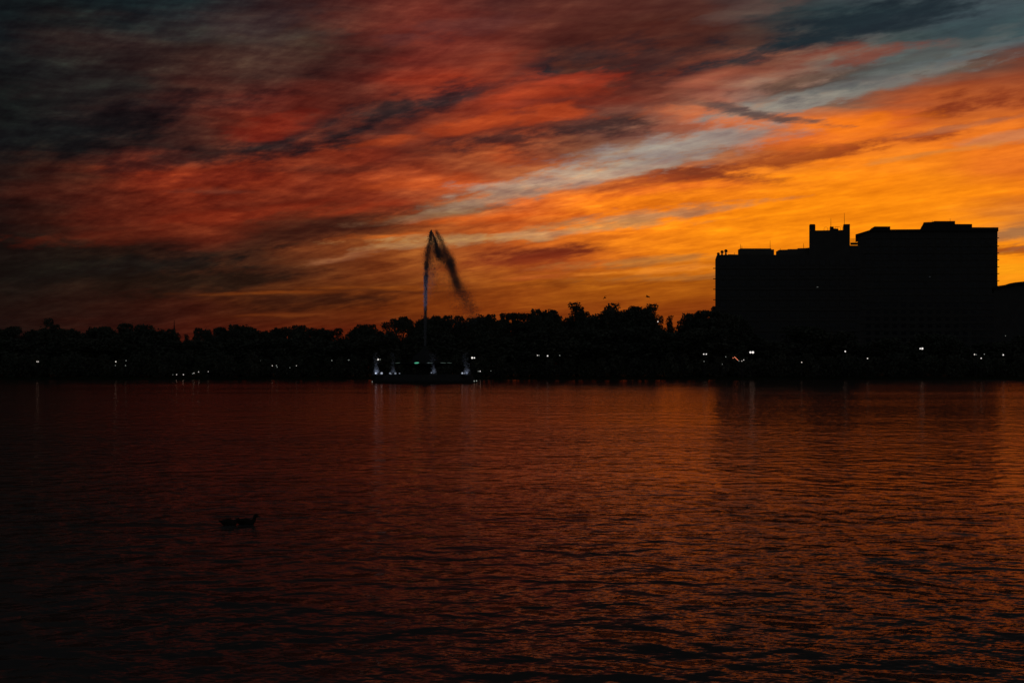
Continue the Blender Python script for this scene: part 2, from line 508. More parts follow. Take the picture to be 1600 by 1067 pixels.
def wave_group():
    g = bpy.data.node_groups.new('wave_height', 'ShaderNodeTree')
    g.interface.new_socket('Vector', in_out='INPUT', socket_type='NodeSocketVector')
    g.interface.new_socket('Height', in_out='OUTPUT', socket_type='NodeSocketFloat')
    gi = g.nodes.new('NodeGroupInput')
    go = g.nodes.new('NodeGroupOutput')
    G = NT(g)
    p = gi.outputs[0]
    m1 = g.nodes.new('ShaderNodeMapping')
    G.put(m1.inputs['Vector'], p)
    m1.inputs['Rotation'].default_value = (0, 0, R(-16))
    m1.inputs['Scale'].default_value = (1.15, 0.95, 1)
    warp = G.noise(p, 0.35, 1, dim='2D', color=True)
    v1 = G.vmath('ADD', m1.outputs[0], G.vmath('MULTIPLY', warp, (0.8, 0.8, 0)))
    a = G.noise(v1, 1.3, 1.2, 0.45, dim='2D')
    m2 = g.nodes.new('ShaderNodeMapping')
    G.put(m2.inputs['Vector'], p)
    m2.inputs['Rotation'].default_value = (0, 0, R(30))
    m2.inputs['Scale'].default_value = (1.0, 1.1, 1)
    b = G.noise(m2.outputs[0], 4.2, 2.0, 0.5, dim='2D')
    c = G.noise(m1.outputs[0], 0.33, 1, 0.5, dim='2D')
    h = G.math('MULTIPLY', a, 0.082)
    h = G.math('ADD', h, G.math('MULTIPLY', b, 0.017))
    h = G.math('ADD', h, G.math('MULTIPLY', c, 0.10))
    # low V-shaped wake that trails away behind the two ducks
    px, py, pz = G.sep(p)
    back = G.math('SUBTRACT', -5.45, px)
    off = G.math('ABSOLUTE', G.math('SUBTRACT', G.math('ABSOLUTE', G.math('SUBTRACT', py, 27.2)), G.math('MULTIPLY', back, 0.07)))
    ridge = G.math('MULTIPLY', G.maprange(off, 0.0, 0.16, 1.0, 0.0, smooth=True), G.math('MULTIPLY', G.maprange(back, -0.1, 0.4, 0, 1, smooth=True), G.maprange(back, 0.5, 4.5, 1, 0, smooth=True)))
    h = G.math('ADD', h, G.math('MULTIPLY', ridge, 0.04))
    G.put(go.inputs[0], h)
    return g


WG = wave_group()
M_WATER = bpy.data.materials.new('lake_water')
M_WATER.use_nodes = True
wn_t = M_WATER.node_tree
NW = NT(wn_t)
bw = wn_t.nodes['Principled BSDF']
geo = wn_t.nodes.new('ShaderNodeNewGeometry')
pos = geo.outputs['Position']
pxy = NW.vmath('MULTIPLY', pos, (1, 1, 0))
E = 0.03


def hgt(v):
    n = wn_t.nodes.new('ShaderNodeGroup')
    n.node_tree = WG
    NW.put(n.inputs[0], v)
    return n.outputs[0]


h0 = hgt(pxy)
hx = hgt(NW.vmath('ADD', pxy, (E, 0, 0)))
hy = hgt(NW.vmath('ADD', pxy, (0, E, 0)))
# gusts: patches of rougher and calmer water
gm = wn_t.nodes.new('ShaderNodeMapping')
NW.put(gm.inputs['Vector'], pxy)
gm.inputs['Scale'].default_value = (0.012, 0.035, 1)
gust = NW.noise(gm.outputs[0], 1.0, 4, 0.6, dim='2D')
gm2 = wn_t.nodes.new('ShaderNodeMapping')
NW.put(gm2.inputs['Vector'], pxy)
gm2.inputs['Scale'].default_value = (0.006, 0.045, 1)
gust2 = NW.noise(gm2.outputs[0], 1.0, 3, 0.6, dim='2D')
gk = NW.math('MULTIPLY', NW.maprange(gust, 0.32, 0.68, 0.6, 1.4), NW.maprange(gust2, 0.36, 0.64, 0.7, 1.3))
# the breeze is felt most over open water near this shore and dies under the trees of the far one
gk = NW.math('MULTIPLY', gk, NW.maprange(NW.sep(pos)[1], 20.0, 85.0, 1.12, 0.52))
sx = NW.math('MULTIPLY', NW.math('DIVIDE', NW.math('SUBTRACT', h0, hx), E), NW.math('MULTIPLY', gk, 0.95))
sy = NW.math('MULTIPLY', NW.math('DIVIDE', NW.math('SUBTRACT', h0, hy), E), gk)
nrm = NW.vmath('NORMALIZE', NW.comb(sx, sy, 1.0))
# dark water: reflection grows towards grazing view, a warm cast put into its colour
wn_t.nodes.remove(bw)
wout = [n for n in wn_t.nodes if n.type == 'OUTPUT_MATERIAL'][0]
fr = wn_t.nodes.new('ShaderNodeFresnel')
fr.inputs['IOR'].default_value = 1.333
NW.put(fr.inputs['Normal'], nrm)
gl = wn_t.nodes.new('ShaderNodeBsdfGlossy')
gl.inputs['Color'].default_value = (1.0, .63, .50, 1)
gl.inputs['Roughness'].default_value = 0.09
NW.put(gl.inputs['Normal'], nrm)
df = wn_t.nodes.new('ShaderNodeBsdfDiffuse')
df.inputs['Color'].default_value = (.10, .10, .09, 1)
mxw = wn_t.nodes.new('ShaderNodeMixShader')
fr2 = wn_t.nodes.new('ShaderNodeFresnel')       # the mean level surface: added so the reflection dims further in steep view
fr2.inputs['IOR'].default_value = 1.333
NW.put(mxw.inputs[0], NW.math('MULTIPLY', NW.math('POWER', fr.outputs[0], 1.75), NW.math('POWER', fr2.outputs[0], .3)))
wn_t.links.new(df.outputs[0], mxw.inputs[1])
wn_t.links.new(gl.outputs[0], mxw.inputs[2])
wn_t.links.new(mxw.outputs[0], wout.inputs[0])

# lake outline (closed): far shore gently uneven, near shore behind the camera
lake = []
for i in range(161):
    x = -420 + 900 * i / 160
    lake.append((x, SHORE_D + 1.6 * math.sin(x * 0.035 + 1) + 0.8 * math.sin(x * 0.11) + 0.00012 * (x - 40) ** 2 * -1))
for i in range(1, 40):
    t = math.pi * i / 40
    lake.append((30 + 450 * math.cos(t), 260 + -270 * math.sin(t) + 60 * (math.cos(t * 2) - 1) * 0 + 60 * (abs(math.cos(t)))))
bm = bmesh.new()
cx, cy = 30, 180
NSUB = 24
prev = None
outer = [bm.verts.new((cx + (x - cx) * 1.05, cy + (y - cy) * 1.05, 0)) for x, y in lake]
lf = bm.faces.new(outer)
lf.normal_update()
if lf.normal.z < 0:
    lf.normal_flip()
water = link('lake', bm_mesh(bm, 'lake'), M_WATER)
tag(water, 'dark rippled lake reflecting the orange and red sunset', 'lake', kind='structure')

# ground: bank, lawn and land out to the horizon
bm = bmesh.new()
rings = []
for s, z in ((-2.0, -0.9), (0.0, -0.02), (1.2, 0.28), (5.0, 0.6), (60, 0.7), (500, 1.0), (9000, 1.0)):
    ring = []
    for x, y in lake:
        d = Vector((x - cx, y - cy, 0)).normalized()
        ring.append(bm.verts.new((x + d.x * s, y + d.y * s, z)))
    rings.append(ring)
for a, b in zip(rings[:-1], rings[1:]):
    for i in range(len(a)):
        j = (i + 1) % len(a)
        bm.faces.new((a[i], a[j], b[j], b[i]))
bmesh.ops.recalc_face_normals(bm, faces=bm.faces)
ground = link('ground', bm_mesh(bm, 'ground', True), M_GROUND)
tag(ground, 'dark grassy bank and lawn beyond the lake', 'ground', kind='structure')


def shore_y(x):
    return SHORE_D + 1.6 * math.sin(x * 0.035 + 1) + 0.8 * math.sin(x * 0.11) - 0.00012 * (x - 40) ** 2


# ------------------------------------------------------------------ trees
def leaf_mesh(name, lobes, n, size, seed, m, ragged=0.25, zmin=0.6):
    """many small leaf clumps through the volume of some lobes; lobes: (x,y,z,rx,ry,rz)"""
    rs = np.random.RandomState(seed)
    vol = np.array([l[3] * l[4] * l[5] for l in lobes]) ** 0.75
    cnt = np.maximum(8, (vol / vol.sum() * n).astype(int))
    P = []
    for l, k in zip(lobes, cnt):
        d = rs.normal(size=(k, 3))
        d /= np.linalg.norm(d, axis=1)[:, None]
        # bumpy surface from a few random bulges
        bul = rs.normal(size=(7, 3))
        bul /= np.linalg.norm(bul, axis=1)[:, None]
        b = np.max(d @ bul.T, axis=1)
        r = (0.25 + 0.75 * rs.rand(k) ** 0.45) * (0.82 + 0.28 * b ** 3 + ragged * 0.3 * rs.normal(size=k))
        P.append(np.array(l[:3]) + d * r[:, None] * np.array(l[3:]))
    P = np.concatenate(P)
    P = P[(P[:, 2] > zmin) & (P[:, 2] < np.percentile(P[:, 2], 99.6))]
    k = len(P)
    u = rs.normal(size=(k, 3))
    u /= np.linalg.norm(u, axis=1)[:, None]
    v = np.cross(u, rs.normal(size=(k, 3)))
    v /= np.linalg.norm(v, axis=1)[:, None]
    s = size * (0.5 + rs.rand(k))[:, None]
    V = np.stack([P - u * s, P - v * s * .6, P + u * s, P + v * s * .6], axis=1).reshape(-1, 3)
    me = bpy.data.meshes.new(name)
    me.vertices.add(4 * k)
    me.vertices.foreach_set('co', V.astype(np.float32).ravel())
    me.loops.add(4 * k)
    me.loops.foreach_set('vertex_index', np.arange(4 * k, dtype=np.int32))
    me.polygons.add(k)
    me.polygons.foreach_set('loop_start', np.arange(0, 4 * k, 4, dtype=np.int32))
    me.polygons.foreach_set('loop_total', np.full(k, 4, dtype=np.int32))
    me.update(calc_edges=True)
    me.materials.append(m)
    return me


def trunk_mesh(name, h, r, limbs, seed, lean=0.0):
    rs = random.Random(seed)
    bm = bmesh.new()
    pts = [(lean * (i / 5) ** 2 + rs.uniform(-.08, .08) * i / 3, rs.uniform(-.08, .08) * i / 3, h * i / 5 - 0.1) for i in range(6)]
    tube(bm, pts, [r * (1.25 if i == 0 else 1 - 0.13 * i) for i in range(6)], 8)
    for (z, tx, ty, tz) in limbs:
        i = min(4, int(z / h * 5))
        a = Vector(pts[i]).lerp(Vector(pts[i + 1]), z / h * 5 - i)
        b = Vector((tx, ty, tz))
        mid = a.lerp(b, .5) + Vector((0, 0, -0.12 * (b - a).length * rs.uniform(.3, 1)))
        tube(bm, [a, mid, b], [r * .5, r * .33, r * .12], 6)
    return bm_mesh(bm, name, True)


def rlobes(rs, n, cx0, cz, sx, sz, lr):
    out = []
    for i in range(n):
        a = rs.uniform(0, 2 * math.pi)
        q = rs.uniform(.2, 1)
        out.append((cx0 + math.cos(a) * q * sx, math.sin(a) * q * sx, cz + rs.uniform(-1, 1) * sz, lr * rs.uniform(.7, 1.25), lr * rs.uniform(.7, 1.25), lr * rs.uniform(.55, .95)))
    return out


# prototype trees about 12 m tall, 8 m wide: (crown mesh, trunk mesh, height, width)
PROTO = {}


def build_protos():
    def lim(lobes, zt):
        return [(max(1.5, min(zt - 0.5, l[2] - 2.5)), l[0], l[1], l[2]) for l in lobes[:7]]
    specs = []
    for i in range(4):        # broad round crowns
        rs = random.Random(20 + i)
        lb = [(0, 0, 6.0, 3.3, 3.3, 3.6)] + rlobes(rs, 10, 0, 7.2, 3.0, 2.8, 1.8)
        specs.append(('round%d' % i, lb, 5200, .23, 20 + i, .2, 8.0))
    for i in range(4):        # uneven tall crowns with several tops
        rs = random.Random(40 + i)
        lb = [(0, 0, 5.5, 2.6, 2.6, 4.0)] + rlobes(rs, 9, rs.uniform(-.5, .5), 7.0, 2.4, 3.5, 1.35)
        lb += [(rs.uniform(-1.5, 1.5), rs.uniform(-1, 1), 10.6, .9, .9, 1.2)]
        specs.append(('tall%d' % i, lb, 4400, .21, 40 + i, .4, 9.0))
    for i in range(2):        # pointed crowns
        rs = random.Random(60 + i)
        lb = []
        for k in range(13):
            z = 1.8 + k * .78
            w = ((12.4 - z) / 10.5) ** .7 * 3.1 * rs.uniform(.8, 1.12) + .3
            lb.append((rs.uniform(-.4, .4), rs.uniform(-.4, .4), z, w, w, .95))
        specs.append(('pointed%d' % i, lb, 4400, .2, 60 + i, .35, 11.0))
    rs = random.Random(80)    # open pine with a flat top on a bare trunk
    lb = [(-1.6, 0, 10.4, 1.6, 1.6, .75), (.2, .3, 11.0, 2.0, 1.8, .9), (2.0, -.3, 10.5, 1.9, 1.5, .8), (3.1, .2, 9.5, 1.2, 1.1, .6), (.8, 0, 9.6, 1.6, 1.2, .5)]
    specs.append(('pine', lb, 1900, .2, 80, .45, 10.0))
    rs = random.Random(90)    # thin, see-through tops
    lb = []
    for k in range(14):
        a = rs.uniform(0, 6.28)
        q = rs.uniform(0.4, 2.8)
        lb.append((q * math.cos(a), q * math.sin(a), rs.uniform(5.5, 11.3), rs.uniform(.6, 1.2), rs.uniform(.6, 1.2), rs.uniform(.4, .9)))
    lb += [(0, 0, 4.5, 2.6, 2.6, 2.6)]
    specs.append(('open', lb, 6000, .19, 90, .6, 10.0))
    for i, (nm, lb, n, sz, seed, rg, th) in enumerate(specs):
        me = leaf_mesh('crown_' + nm, lb, int(n * 1.5), sz, seed, M_LEAF[i % 3], rg)
        tr = trunk_mesh('trunk_' + nm, th, .28, lim(lb[1:] if len(lb) > 2 else lb, th), seed, lean=.3)
        tr.materials.append(M_BARK)
        co = np.zeros(len(me.vertices) * 3, np.float32)
        me.vertices.foreach_get('co', co)
        co = co.reshape(-1, 3)
        top = np.percentile(co[:, 2], 99.95)
        wid = np.percentile(co[:, 0], 98) - np.percentile(co[:, 0], 2)
        PROTO[nm] = (me, tr, float(top), float(wid), float((np.percentile(co[:, 0], 98) + np.percentile(co[:, 0], 2)) / 2))
    # shrubs 3 m tall
    for i in range(3):
        rs = random.Random(110 + i)
        lb = [(0, 0, 1.2, 2.6, 1.6, 1.3)] + rlobes(rs, 6, 0, 1.8, 2.3, .8, 1.1)
        me = leaf_mesh('shrub_%d' % i, lb, 2600, .2, 110 + i, M_LEAF[i % 3], .2, zmin=-.2)
        PROTO['shrub%d' % i] = (me, None, 3.0, 6.0, 0)


build_protos()
ORD = ['first', 'second', 'third', 'fourth', 'fifth', 'sixth', 'seventh', 'eighth', 'ninth', 'tenth', 'eleventh', 'twelfth', 'thirteenth', 'fourteenth', 'fifteenth', 'sixteenth', 'seventeenth', 'eighteenth', 'nineteenth', 'twentieth', 'twenty-first', 'twenty-second', 'twenty-third', 'twenty-fourth']
FORM = {'r': 'broad round-topped', 't': 'uneven tall', 'p': 'pointed', 'f': 'flat-topped bare-trunked pine', 'o': 'thin-topped'}

# skyline: photo x of crown centre, y of its top, crown width in pixels, form
SKYLINE = [
    (-60, 508, 50, 'r'), (-25, 512, 45, 't'), (8, 512, 42, 'r'), (27, 510, 30, 't'), (52, 514, 30, 'r'), (76, 498, 28, 't'), (92, 507, 24, 'r'), (112, 513, 34, 'r'),
    (150, 510, 34, 'r'), (170, 511, 30, 'r'), (190, 517, 34, 'r'), (214, 505, 40, 'r'), (240, 508, 44, 'r'), (262, 514, 26, 'r'), (276, 519, 15, 'p'), (291, 522, 8, 'p'),
    (318, 512, 24, 'r'), (337, 513, 26, 't'), (358, 511, 30, 'r'), (373, 507, 34, 'r'), (396, 511, 34, 'r'), (414, 516, 26, 'r'), (432, 511, 26, 'r'), (456, 508, 36, 'r'),
    (480, 511, 28, 'r'), (503, 512, 28, 'r'), (530, 513, 34, 't'), (556, 510, 26, 'r'), (574, 507, 28, 'r'), (586, 507, 20, 'r'), (602, 504, 24, 't'), (614, 498, 17, 't'),
    (629, 494, 24, 'f'), (646, 507, 24, 'r'), (657, 509, 18, 'r'), (674, 494, 25, 'r'), (693, 493, 20, 'r'), (712, 500, 26, 'r'), (728, 493, 20, 'r'), (744, 499, 24, 'r'),
    (760, 491, 28, 'r'), (782, 498, 26, 'r'), (792, 489, 7, 'o'), (814, 489, 20, 'o'), (800, 498, 28, 'r'), (830, 499, 26, 'r'), (845, 483, 22, 'r'), (866, 484, 19, 't'), (881, 493, 18, 'r'),
    (901, 473, 28, 'p'), (921, 487, 17, 'r'), (935, 487, 19, 't'), (955, 474, 27, 'p'), (966, 484, 20, 'r'), (982, 484, 19, 't'), (991, 478, 20, 't'), (1005, 480, 18, 't'), (1016, 475, 17, 'p'),
    (1032, 494, 15, 't'), (1047, 493, 15, 'p'), (1062, 501, 22, 'r'), (1080, 491, 16, 'p'), (1092, 489, 18, 'r'), (1104, 485, 17, 'o'), (1114, 479, 16, 't'), (1124, 486, 30, 'r'), (1150, 490, 40, 'r'),
]
LAND = [(272, 'the steeple'), (664, 'the tall fountain jet'), (1117, 'the wide dark building')]


def place(parts, name, x, y, wpx, D, label, group, rotz, gz=0.62, cat='tree'):
    me, tr, top, wid, cxm = parts
    p = at(x, y, D)
    h = p.z - gz
    w = wpx * D / FPX
    sx = w / wid
    o = empty(name, (p.x, D, gz), label, cat, group)
    o.rotation_euler = (0, 0, rotz)
    o.scale = (sx, sx, h / top)
    a = link('crown', me, None, o)
    if tr is not None:
        link('trunk', tr, None, o)
    return o


side_count = {}
rt = random.Random(5)
lab_of = {}
for lx, ln in LAND:
    pass
sk = sorted(SKYLINE)
items = []
for s in sk:
    x = s[0]
    if x < 272:
        key = (0, 'left')
    elif x < 468:
        key = (0, 'right')
    elif x < 664:
        key = (1, 'left')
    elif x < 890:
        key = (1, 'right')
    elif x < 1117:
        key = (2, 'left')
    else:
        key = (2, 'front')
    items.append((abs(x - LAND[key[0]][0]), key, s))
items.sort(key=lambda t: t[0])
var = {'r': ['round0', 'round1', 'round2', 'round3'], 't': ['tall0', 'tall1', 'tall2', 'tall3'], 'p': ['pointed0', 'pointed1'], 'f': ['pine'], 'o': ['open']}
NAMES = {'r': 'round_tree', 't': 'tall_tree', 'p': 'pointed_tree', 'f': 'pine_tree', 'o': 'open_tree'}
WORD = {'r': 'broad rounded tree', 't': 'uneven tall tree', 'p': 'pointed tree', 'f': 'flat-topped bare-trunked pine', 'o': 'thin see-through tree'}
for _, key, (x, y, w, f) in items:
    c = side_count.get(key, 0)
    side_count[key] = c + 1
    if key[1] == 'front':
        lab = 'black %s in front of the lower %s wall of the wide building' % (WORD[f], ['left end of the', 'middle of the'][c].replace(' of the', ''))
    else:
        lab = 'black silhouetted %s, %s treetop to the %s of %s' % (WORD[f], ORD[c], key[1], LAND[key[0]][1])
    D = rt.uniform(368, 396)
    if f == 'f':
        D = 400
    ww = max(w * 1.18, (0.25 if f == 'f' else 0.37) * (592 - y)) if w > 16 else max(w * 1.3, 0.2 * (592 - y))
    nm = rt.choice(var[f])
    place(PROTO[nm], NAMES[f], x, y, ww, D, lab, 'trees in silhouette along the far shore', rt.choice([0, math.pi]) + rt.uniform(-.3, .3) if f != 'f' else 0)

# lower trees that fill the black belt beneath the skyline
for i in range(46):
    x = -90 + i * 27 + rt.uniform(-6, 6)
    D = rt.uniform(366, 372)
    base = 522 if x < 500 else (514 if x < 860 else 504)
    place(PROTO[rt.choice(['round0', 'round1', 'round2', 'round3'])], 'round_tree', x, base + 8 + rt.uniform(-2, 12), 72, D,
          'black tree merged into the dark belt below the skyline treetops', 'trees merged into the belt below the skyline', rt.uniform(0, 6.28))
for i in range(76):
    x = -110 + i * 25 + rt.uniform(-5, 5)
    D = shore_y((x - 800) * .158) + 9 + rt.uniform(0, 4)
    me = PROTO['shrub%d' % rt.randrange(3)]
    place(me, 'shrub', x, 560 + rt.uniform(-7, 3), 46, D, 'low black shrub lost in the dark strip along the far bank', 'shrubs along the far bank', rt.choice([0, math.pi]) + rt.uniform(-.2, .2), cat='shrub')
for i in range(9):
    x = 1160 + i * 55 + rt.uniform(-10, 10)
    place(PROTO['round%d' % rt.randrange(4)], 'round_tree', x, 520 + rt.uniform(-14, 14), 62, rt.uniform(372, 390),
          'black tree lost against the dark walls of the two buildings', 'trees in front of the buildings', rt.uniform(0, 6.28))

# ------------------------------------------------------------------ buildings
def px_box(x0, x1, yt, yb, D, depth):
    """front face seen between photo x0..x1 and yt..yb at distance D; yb None -> ground"""
    a = at(x0, yt, D)
    b = at(x1, yt, D)
    z0 = 0.3 if yb is None else at(x0, yb, D).z
    return (a.x, b.x, D, D + depth, z0, a.z)


def sub(o, name, b, m, ox):
    me = box_mesh(name, b[0] - ox.x, b[1] - ox.x, b[2] - ox.y, b[3] - ox.y, b[4] - ox.z, b[5] - ox.z)
    return link(name, me, m, o)


def prism(name, pts, D, depth, m, ox, parent, label=None):
    """outline given in photo pixels at distance D, with real depth"""
    bm = bmesh.new()
    f = [bm.verts.new(at(x, y, D) - ox) for x, y in pts]
    sh = at(min(p[0] for p in pts), 500, 1.0).x
    k = [bm.verts.new(v.co + Vector((depth * sh, depth, 0))) for v in f]
    bm.faces.new(f)
    bm.faces.new(list(reversed(k)))
    for i in range(len(f)):
        j = (i + 1) % len(f)
        bm.faces.new((f[j], f[i], k[i], k[j]))
    bmesh.ops.recalc_face_normals(bm, faces=bm.faces)
    o = link(name, bm_mesh(bm, name), m, parent)
    if label:
        o['label'] = label
    return o


def profile(name, top, yb, D, depth, m, ox, parent, label=None):
    """solid under a stepped roof line: top = photo points from left to right, yb = level (or list) of its underside"""
    bm = bmesh.new()
    if not isinstance(yb, (list, tuple)):
        yb = [yb] * len(top)
    T = [at(x, y, D) - ox for x, y in top]
    Bt = [at(top[i][0], yb[i], D) - ox for i in range(len(top))]
    dv = Vector((depth * at(top[0][0], 500, 1.0).x, depth, 0))     # side walls skewed along the line of sight, hiding them from the camera
    for i in range(len(top) - 1):
        if abs(T[i + 1].x - T[i].x) < 1e-4:
            lo_, hi_ = sorted((T[i], T[i + 1]), key=lambda v: v.z)
            continue
        c = [T[i], T[i + 1], Bt[i + 1], Bt[i]]
        f = [bm.verts.new(v) for v in c]
        k = [bm.verts.new(v + dv) for v in c]
        bm.faces.new(f)
        bm.faces.new(list(reversed(k)))
        bm.faces.new((f[1], f[0], k[0], k[1]))
        bm.faces.new((f[3], f[2], k[2], k[3]))
    # side faces at ends and steps
    xs = sorted(set(round(v.x, 5) for v in T))
    for i in range(len(T)):
        prev_same = i > 0 and abs(T[i - 1].x - T[i].x) < 1e-4
        if i == 0 or i == len(T) - 1:
            c = [T[i], Bt[i], Bt[i] + dv, T[i] + dv]
        elif prev_same:
            c = [T[i - 1], T[i], T[i] + dv, T[i - 1] + dv]
        else:
            continue
        bm.faces.new([bm.verts.new(v) for v in c])
    bmesh.ops.remove_doubles(bm, verts=bm.verts, dist=1e-4)
    bmesh.ops.recalc_face_normals(bm, faces=bm.faces)
    o = link(name, bm_mesh(bm, name), m, parent)
    if label:
        o['label'] = label
    return o


def rod(name, x, y0, y1, D, r, ox, parent, m=None, flick=0.0):
    bm = bmesh.new()
    a = at(x, y0, D) - ox
    b = at(x, y1, D) - ox
    tube(bm, [a, a.lerp(b, .5), b], [r, r * .9, r * .6], 6)
    return link(name, bm_mesh(bm, name), m or M_METAL, parent)


win_me = None


def windows(o, ox, x0, x1, D, z_list, n, w, h, skip=()):
    global win_me
    me = box_mesh('window', -w / 2, w / 2, -.06, .02, 0, h)
    me.materials.append(M_GLASSW)
    fm = bmesh.new()
    box(fm, -w / 2 - .1, w / 2 + .1, -.14, .03, -.12, -.002)
    box(fm, -w / 2 - .1, -w / 2 - .002, -.12, .025, 0, h)
    box(fm, w / 2 + .002, w / 2 + .1, -.12, .025, 0, h)
    frame = bm_mesh(fm, 'window_frame')
    frame.materials.append(M_CONC)
    for z in z_list:
        for i in range(n):
            x = x0 + (i + .5) * (x1 - x0) / n
            p = link('window', me, None, o, (x - ox.x, D - ox.y, z - ox.z))
            if len(z_list) * n < 160:
                link('window_frame', frame, None, p)


# left building: balcony slabs every 16.3 px
DA = 430.0
oxA = Vector((at(1225, 570, DA).x, DA, 0.3))
A = empty('hotel', oxA, 'wide black silhouetted building with dish antennas, roof blocks and a notched tower', 'building')
bA = px_box(1117.5, 1345, 398.5, None, DA, 20)
wallA = profile('wall', [(1117.5, 405.5), (1119.5, 400), (1120.5, 398.3), (1345, 398.3)], 586, DA, 20, M_CONC, oxA, A)
for i in range(10):
    y = 419 + 16.35 * i
    z = at(1117, y, DA).z
    if z < 1.5:
        break
    x0, x1 = at(1114.2, y, DA).x, at(1344, y, DA).x
    profile('balcony_slab', [(1114.2, y - .3), (1344, y - .3)], y + .55, DA - .25, 1.6, M_CONC2, oxA, A)
zs = [at(1117, 419 + 16.35 * i, DA).z + .95 for i in range(9)]
zs = [z for z in zs if z > 2]
windows(A, oxA, at(1122, 500, DA).x, at(1340, 500, DA).x, DA, zs, 14, 1.7, 1.35)
profile('roof_block', [(1153, 390.5), (1157, 388.3), (1205, 388.3), (1205, 389.8), (1209.5, 389.8)], 399, DA + 2, 12, M_CONC2, oxA, A)
profile('roof_block', [(1212.3, 393.5), (1217, 390.6), (1230, 390.2), (1231, 389.4), (1245, 389.2), (1247, 388), (1257, 387.8), (1266, 387)], 399, DA + 3, 12, M_CONC2, oxA, A)
profile('parapet', [(1137, 398.5), (1138, 397.4), (1145, 397.6), (1152.9, 397.9)], 399, DA + 0.3, 1, M_CONC2, oxA, A)
profile('tower', [(1264.3, 352), (1266, 350.4), (1273, 350.4), (1274, 352), (1274, 360.2), (1318, 359.6), (1318, 350.4), (1328, 350.2)], 399, DA + 1, 9, M_CONC, oxA, A)
profile('annex', [(1325.5, 383.6), (1345, 383.6)], 399, DA + 1.6, 7, M_CONC, oxA, A)
prism('walkway', [(1328.6, 381.6), (1328.6, 379.2), (1340, 379.2), (1340, 381.6)], DA + 4, 3, M_CONC, oxA, A)
rl = empty('railing', (0, 0, 0))
rl.parent = A
for i in range(6):
    rod('post', 1329.5 + i * 2.0, 379.2, 373, DA + 4.2, .045, oxA, rl)
for yy in (373.2, 375.4, 377.3):
    bm = bmesh.new()
    tube(bm, [at(1328.6, yy, DA + 4.2) - oxA, at(1340, yy, DA + 4.2) - oxA], [.04, .04], 6)
    link('rail', bm_mesh(bm, 'rail'), M_METAL, rl)
rl2 = empty('railing', (0, 0, 0))
rl2.parent = A
for i in range(12):
    xx = 1287.5 + i * 2.6
    if i in (1, 5, 9):
        continue
    rod('post', xx, 360, 355.2 + (0 if i % 3 else 1), DA + 4, .05, oxA, rl2)
bm = bmesh.new()
tube(bm, [at(1287.5, 355.6, DA + 4) - oxA, at(1292, 355.2, DA + 4) - oxA], [.05, .05], 6)
tube(bm, [at(1304, 354.6, DA + 4) - oxA, at(1312, 354.8, DA + 4) - oxA], [.05, .05], 6)
link('rail', bm_mesh(bm, 'rail'), M_METAL, rl2)
prism('roof_hatch', [(1296.5, 360), (1296.5, 354.2), (1302.5, 354.2), (1302.5, 356), (1300.5, 357), (1310, 357.6), (1310, 360)], DA + 6, 2, M_METAL, oxA, A)
for (xx, y0, y1) in ((1298.2, 355, 341.2), (1319.2, 352, 333), (1203.3, 389, 376), (1157, 389, 381.5), (1159.2, 389, 384), (1255.6, 389, 380), (1147.4, 399, 394.6), (1219, 391, 388), (1456.5, 1, 1)):
    if y0 == 1:
        continue
    rod('antenna', xx, y0, y1, DA + 5, .07, oxA, A)
# three round dishes standing on the left corner
for (xx, yy, r, yb) in ((1122.3, 396.9, .46, 401), (1128.2, 393.8, .49, 399), (1134.2, 392.3, .52, 399)):
    c = at(xx, yy, DA + 1.2) - oxA
    bm = bmesh.new()
    lathe(bm, [(0, -.10), (r * .6, -.06), (r * .93, 0), (r, .06), (r * .95, .09), (r * .6, .04), (0, 0.0)], 20)
    bmesh.ops.rotate(bm, verts=bm.verts, cent=(0, 0, 0), matrix=Matrix.Rotation(R(84), 3, 'X'))
    bmesh.ops.translate(bm, verts=bm.verts, vec=c)
    d = link('dish_antenna', bm_mesh(bm, 'dish_antenna', True), M_METAL, A)
    bm = bmesh.new()
    zb = at(xx, yb, DA + 1.2).z - oxA.z
    tube(bm, [(c.x, c.y + .15, zb), (c.x, c.y + .15, c.z)], [.36, .1], 8)
    link('mount', bm_mesh(bm, 'mount'), M_METAL, d)
# one lit window
pw = at(1277.3, 448.6, DA - .2)
link('window', box_mesh('window', -.22, .22, -.05, .05, -.06, .06), glow('window_dim', (.9, .95, .85), .12), A, pw - oxA)['label'] = 'tiny lit window'

# right building: taller, further back
DB = 640.0
oxB = Vector((at(1450, 570, DB).x, DB, 0.3))
B = empty('apartment_block', oxB, 'tall black silhouetted block with stepped flat roof line and balcony ledges down its right edge', 'building')
profile('wall', [(1340, 371), (1358, 360.9), (1558.6, 360.9)], 582, DB, 24, M_CONC, oxB, B)
profile('roof', [(1336.6, 366.4), (1358.5, 359.7), (1361, 357.2), (1366.5, 354), (1391, 354), (1391, 358.7), (1438.5, 358.2), (1440, 353.5), (1443.2, 352), (1443.2, 347.6), (1457, 346.9), (1460, 345.6), (1492.3, 345.6), (1492.3, 350.2), (1518.9, 350.2), (1518.9, 355.3), (1560, 355.4)], [371.3, 362] + [361.1] * 15, DB - .8, 25.4, M_ROOF, oxB, B)
rod('antenna', 1456.7, 347, 344.8, DB + 2, .09, oxB, B)
rod('antenna', 1484.5, 346, 341.5, DB + 2, .08, oxB, B)
sl = 371.7
slabs = [371.7, 384.4, 395.2, 405.9, 416.8, 427.5, 438.5, 449.5, 460.5, 471.5, 482.5, 493.5, 504.5, 515.5, 526.5, 537.5, 548.5]
